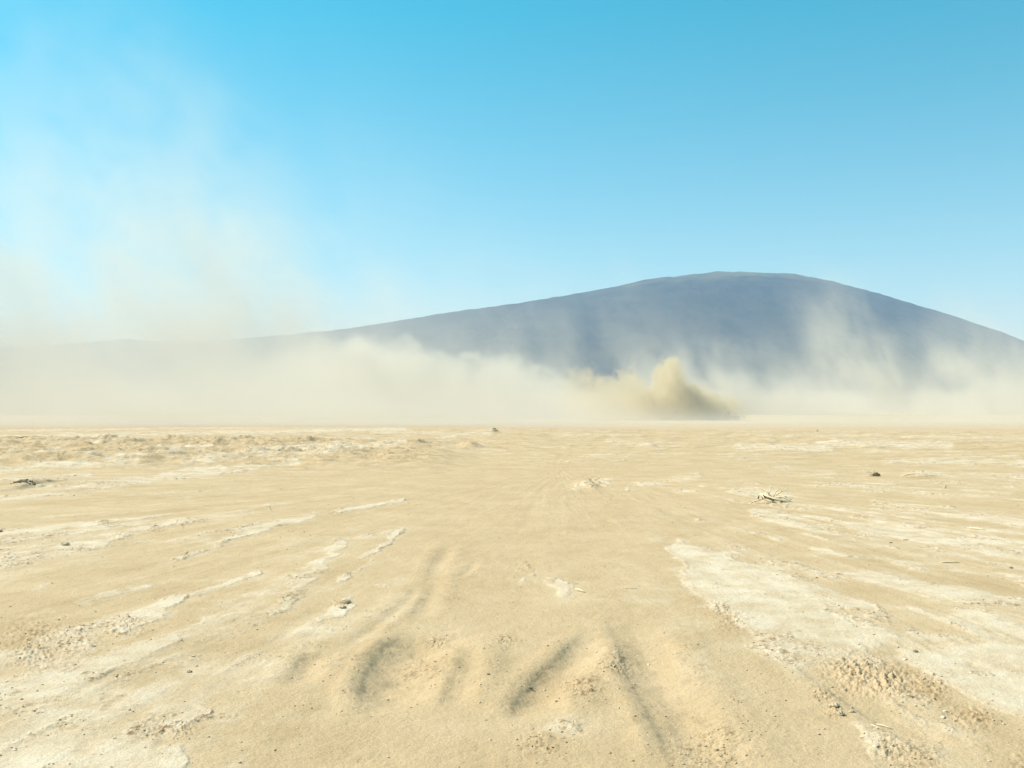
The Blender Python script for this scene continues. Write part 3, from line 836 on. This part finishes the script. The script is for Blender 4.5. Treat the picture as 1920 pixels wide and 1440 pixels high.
x_ = (1815 - 960) / FPX * 3060
e_ = empty("lone_tree", (x_, 3060, mesh_z(x_, 3060) - .5))
tag(e_, "tiny lone tree on the right skyline of the mountain", "tree")
M_LEAF = noisy("dark_leaf", (.03, .04, .02), (.07, .08, .04), .5, .9, .3)
b = MB(); b.tube([(0, 0, 0), (.3, 0, 2.5), (.2, .2, 5)], [.5, .35, .15], 7)
b.tube([(.3, 0, 2.3), (1.6, .3, 4.4)], [.25, .1], 5); b.tube([(.2, 0, 2.6), (-1.5, -.4, 4.6)], [.25, .1], 5)
b.build("trunk", M_DARKWOOD, e_)
b = MB(); rd = random.Random(4)
for k in range(420):
    a = rd.uniform(0, 6.28); r_ = 3.6 * rd.random() ** .5; zz = 4.6 + rd.gauss(0, 1.1) * (1 - r_ / 6)
    c_ = Vector((r_ * math.cos(a), r_ * math.sin(a), zz)); i_ = len(b.v)
    for q in range(3): b.v.append(c_ + Vector((rd.uniform(-.5, .5), rd.uniform(-.5, .5), rd.uniform(-.4, .4))))
    b.f.append((i_, i_ + 1, i_ + 2))
b.build("crown", M_LEAF, e_, False)

# ------------------------------------------------------------------ blown dust
def dust(name, lo, hi, dens, col, A, Hc, warp, nscale, amp, soft, mode, step, label, stretch=(1, 1, 1), contrast=1.0, offset=0.0, aniso=.0, shear=.0):
    """a real volume of dust between lo and hi. A: (x, relative density) points, Hc: (x, height) points in metres"""
    m = bpy.data.materials.new(name)
    m.use_nodes = True
    n, l = m.node_tree.nodes, m.node_tree.links
    n.remove(n["Principled BSDF"])
    vol = n.new("ShaderNodeVolumePrincipled")
    l.new(vol.outputs[0], n["Material Output"].inputs["Volume"])
    vol.inputs["Color"].default_value = (*col, 1)
    vol.inputs["Anisotropy"].default_value = aniso
    geo = n.new("ShaderNodeNewGeometry")

    def M(op, a, b=None, c=None, clamp=False):
        k = n.new("ShaderNodeMath"); k.operation = op; k.use_clamp = clamp
        for i, v in enumerate((a, b, c)):
            if v is None: continue
            if hasattr(v, "links"): l.new(v, k.inputs[i])
            else: k.inputs[i].default_value = v
        return k.outputs[0]

    def V(op, a, b):
        k = n.new("ShaderNodeVectorMath"); k.operation = op
        for i, v in enumerate((a, b)):
            if hasattr(v, "links"): l.new(v, k.inputs[i])
            else: k.inputs[i].default_value = v
        return k.outputs[0]

    def N(vec, scale, detail, rough=.55):
        k = n.new("ShaderNodeTexNoise"); k.inputs["Scale"].default_value = scale
        k.inputs["Detail"].default_value = detail; k.inputs["Roughness"].default_value = rough
        l.new(vec, k.inputs["Vector"])
        return k.outputs["Fac"], k.outputs["Color"]

    def curve(xv, pts):
        k = n.new("ShaderNodeFloatCurve")
        x0, x1 = lo[0], hi[0]
        top = max(p[1] for p in pts) * 1.02 + 1e-6
        cv = k.mapping.curves[0]
        P = [((p[0] - x0) / (x1 - x0), p[1] / top) for p in pts]
        cv.points[0].location = P[0]; cv.points[1].location = P[-1]
        for q in P[1:-1]: cv.points.new(*q)
        for q in cv.points: q.handle_type = 'AUTO_CLAMPED'
        k.mapping.update()
        f = M('DIVIDE', M('SUBTRACT', xv, x0), x1 - x0)
        l.new(f, k.inputs["Value"])
        return M('MULTIPLY', k.outputs[0], top)
    pos = geo.outputs["Position"]
    if shear:                                     # dust leans downwind with height
        sv_ = n.new("ShaderNodeSeparateXYZ"); l.new(pos, sv_.inputs[0])
        cv_ = n.new("ShaderNodeCombineXYZ")
        l.new(M('MULTIPLY_ADD', sv_.outputs[2], shear, sv_.outputs[0]), cv_.inputs[0])
        l.new(sv_.outputs[1], cv_.inputs[1]); l.new(sv_.outputs[2], cv_.inputs[2])
        pos = cv_.outputs[0]
    st = V('MULTIPLY', V('ADD', pos, (offset, offset * .7, 0)), stretch)
    wf, wc = N(st, nscale * .45, 2)
    wv = V('MULTIPLY', V('SUBTRACT', wc, (.5, .5, .5)), (warp, warp, warp))
    p2 = V('ADD', pos, wv)
    s1 = n.new("ShaderNodeSeparateXYZ"); l.new(p2, s1.inputs[0])
    s0 = n.new("ShaderNodeSeparateXYZ"); l.new(geo.outputs["Position"], s0.inputs[0])
    nf, _ = N(V('MULTIPLY', V('ADD', p2, (offset, 0, 0)), stretch), nscale, 5, .58)
    nn = M('MULTIPLY', M('SUBTRACT', nf, .5), 2.0)
    H = curve(s1.outputs[0], Hc)
    Ax = curve(s1.outputs[0], A)
    if mode == 'bank':
        sh = M('DIVIDE', M('ADD', M('SUBTRACT', H, s1.outputs[2]), M('MULTIPLY', nn, amp)), soft)
        k = n.new("ShaderNodeMapRange"); k.interpolation_type = 'SMOOTHSTEP'; l.new(sh, k.inputs["Value"])
        shape = M('MULTIPLY', k.outputs[0], M('ADD', M('MULTIPLY', nn, 2.4), 1.0, clamp=False))
    else:
        e = M('POWER', 2.718, M('MULTIPLY', M('DIVIDE', M('MAXIMUM', s1.outputs[2], 0.0), M('MAXIMUM', H, .3)), -1.0))
        shape = M('MULTIPLY', e, M('ADD', M('MULTIPLY', nn, 2.2 * contrast), 1.0 - amp))
    # fades towards every side of the domain
    fy = M('MULTIPLY', M('SUBTRACT', s0.outputs[1], lo[1]), M('SUBTRACT', hi[1], s0.outputs[1]))
    fy = M('MULTIPLY', fy, 4.0 / (hi[1] - lo[1]) ** 2 * 1.6, clamp=True)
    fx = M('MULTIPLY', M('SUBTRACT', s0.outputs[0], lo[0]), M('SUBTRACT', hi[0], s0.outputs[0]))
    fx = M('MULTIPLY', fx, 4.0 / (hi[0] - lo[0]) ** 2 * 4.0, clamp=True)
    fz = M('MULTIPLY', M('SUBTRACT', hi[2], s0.outputs[2]), 4.0 / (hi[2] - lo[2]), clamp=True)
    d = M('MULTIPLY', M('MAXIMUM', shape, 0.0), M('MULTIPLY', Ax, M('MULTIPLY', M('MULTIPLY', fx, fy), fz)))
    l.new(M('MULTIPLY', d, dens), vol.inputs["Density"])
    m.cycles.volume_step_rate = step
    b = MB()
    b.box([(lo[i] + hi[i]) / 2 for i in range(3)], [hi[i] - lo[i] for i in range(3)])
    o = b.build(name, m, smooth=False)
    tag(o, label, "dust", kind="stuff")
    return o


def at(d, pts, fn=lambda v: v):
    """photo (column, value) pairs -> metres across at distance d"""
    return [((u - 960) / FPX * d, fn(v)) for u, v in pts]


def tops(d, pts):
    return [((u - 960) / FPX * d, max(.2, CAM_H + (HOR - v) / FPX * d)) for u, v in pts]


PALE, TAN = (.91, .86, .755), (.88, .77, .56)
# fresh thick plume thrown up behind the buggy
D = 155
dust("dust_plume", (4, 146, -.5), (40, 168, 11), .33, TAN,
     at(D, [(1010, 0), (1040, .02), (1080, .12), (1130, .2), (1190, .33), (1225, .9), (1260, 1), (1330, 1.4), (1368, 1.6), (1382, .5), (1400, 0), (1440, 0)]),
     tops(D, [(1010, 780), (1040, 736), (1066, 700), (1100, 694), (1135, 712), (1160, 706), (1182, 698), (1200, 716), (1222, 736), (1240, 696), (1256, 678), (1268, 690), (1282, 724), (1303, 732), (1325, 742), (1350, 750), (1370, 761), (1388, 784), (1440, 802)]),
     1.3, .75, 5.2, .8, 'bank', .22, "thick tan dust plume thrown up behind the small buggy")
# cream bank left of the plume
D = 190
dust("dust_bank", (-66, 170, -.5), (30, 210, 19), .085, PALE,
     at(D, [(300, 0), (480, .2), (640, .7), (740, 1), (900, 1.1), (1060, 1.1), (1180, .8), (1250, 0)]),
     tops(D, [(300, 720), (480, 670), (620, 640), (700, 632), (770, 652), (820, 678), (870, 692), (930, 676), (980, 698), (1040, 720), (1120, 735), (1250, 770)]),
     4.0, .15, 12.0, 4.2, 'bank', .35, "rolling cream dust bank left of the tan plume")
# broad airborne dust, left
D = 300
dust("dust_veil", (-290, 235, -.5), (60, 365, 150), .043, (.972, .935, .85),
     at(D, [(-800, .8), (-100, 1), (60, 1), (150, .8), (300, .9), (450, 1), (560, 1.1), (620, .8), (700, .45), (800, .25), (950, .12), (1120, .0)]),
     at(D, [(-800, 40), (-100, 40), (40, 36), (120, 25), (230, 28), (330, 33), (430, 28), (530, 30), (600, 26), (680, 24), (800, 26), (1100, 24)]),
     30, .05, .2, 1, 'veil', .45, "tall pale veil of blown dust on the left", stretch=(1, 1, 1), contrast=1.9, shear=.35)
# right hand banks and wisps
D = 265
dust("dust_bank", (22, 240, -.5), (190, 290, 34), .15, PALE,
     at(D, [(1100, .2), (1250, .5), (1380, .9), (1480, .8), (1560, .4), (1640, .25), (1740, .3), (1800, .8), (1900, 1.1), (2050, 1), (2300, .8)]),
     at(D, [(1100, 5), (1300, 6), (1450, 5), (1540, 4.5), (1590, 5), (1650, 6), (1700, 6), (1780, 6), (1850, 6.5), (1950, 6), (2300, 6)]),
     8, .13, .3, 1, 'veil', .35, "low pale dust bank on the right", stretch=(1, 1, .8), contrast=2.2, offset=31, shear=.3)
D = 320
dust("dust_wisp", (60, 300, -.5), (190, 345, 48), .075, PALE,
     at(D, [(1320, 0), (1400, .15), (1500, .25), (1570, .5), (1630, 1.2), (1680, 1.3), (1720, .5), (1770, .35), (1830, .8), (1880, .9), (1930, .5), (2060, .3)]),
     at(D, [(1320, 8), (1500, 9), (1620, 15), (1700, 14), (1760, 8), (1850, 11), (2060, 10)]),
     11, .09, .3, 1, 'veil', .4, "tall leaning wisps of dust rising in front of the right slope", stretch=(1, 1, .55), contrast=2.2, offset=57, shear=.30)
D = 420
dust("dust_veil", (-90, 375, -.5), (260, 465, 75), .013, PALE,
     at(D, [(560, 0), (700, .5), (900, .9), (1000, 1.1), (1130, 1.1), (1300, 1.1), (1450, .6), (1600, .8), (1700, .4), (1900, .4), (2100, .3)]),
     at(D, [(560, 14), (900, 17), (1050, 20), (1200, 22), (1300, 16), (1450, 12), (1600, 24), (1700, 16), (1850, 18), (2100, 18)]),
     16, .06, .4, 1, 'veil', .45, "thin drifting dust veil in front of the mountain", stretch=(1, 1, .6), contrast=2.4, offset=77, shear=.3)
D = 125
dust("dust_drift", (-95, 84, -.6), (95, 142, 13), .07, (.885, .835, .735),
     at(D, [(-400, 1), (0, 1), (700, 1), (980, .8), (1150, .45), (1280, .34), (1420, .42), (1530, .5), (1660, .3), (1780, .8), (1960, 1), (2300, 1)]),
     at(D, [(-400, 4.5), (300, 4), (700, 3.0), (1000, 2.4), (1180, 1.0), (1400, 1.0), (1530, 1.8), (1660, 1.0), (1900, 3.2), (2300, 4)]),
     3, .12, .1, 1, 'veil', .35, "low skim of dust drifting along the edge of the near flat", stretch=(.5, 1, 1), contrast=.8, offset=13)

# ------------------------------------------------------------------ air
hz = bpy.data.materials.new("haze")
hz.use_nodes = True
hn, hl = hz.node_tree.nodes, hz.node_tree.links
hn.remove(hn["Principled BSDF"])
hv = hn.new("ShaderNodeVolumePrincipled")
hv.inputs["Color"].default_value = (.43, .68, 1.0, 1)
hv.inputs["Density"].default_value = 1.6e-4
hl.new(hv.outputs[0], hn["Material Output"].inputs["Volume"])
hb = MB()
hb.box((0, 0, 219.3), (21000, 21000, 442))
tag(hb.build("haze", hz, smooth=False), "blue summer haze over the flat", "haze", kind="stuff")
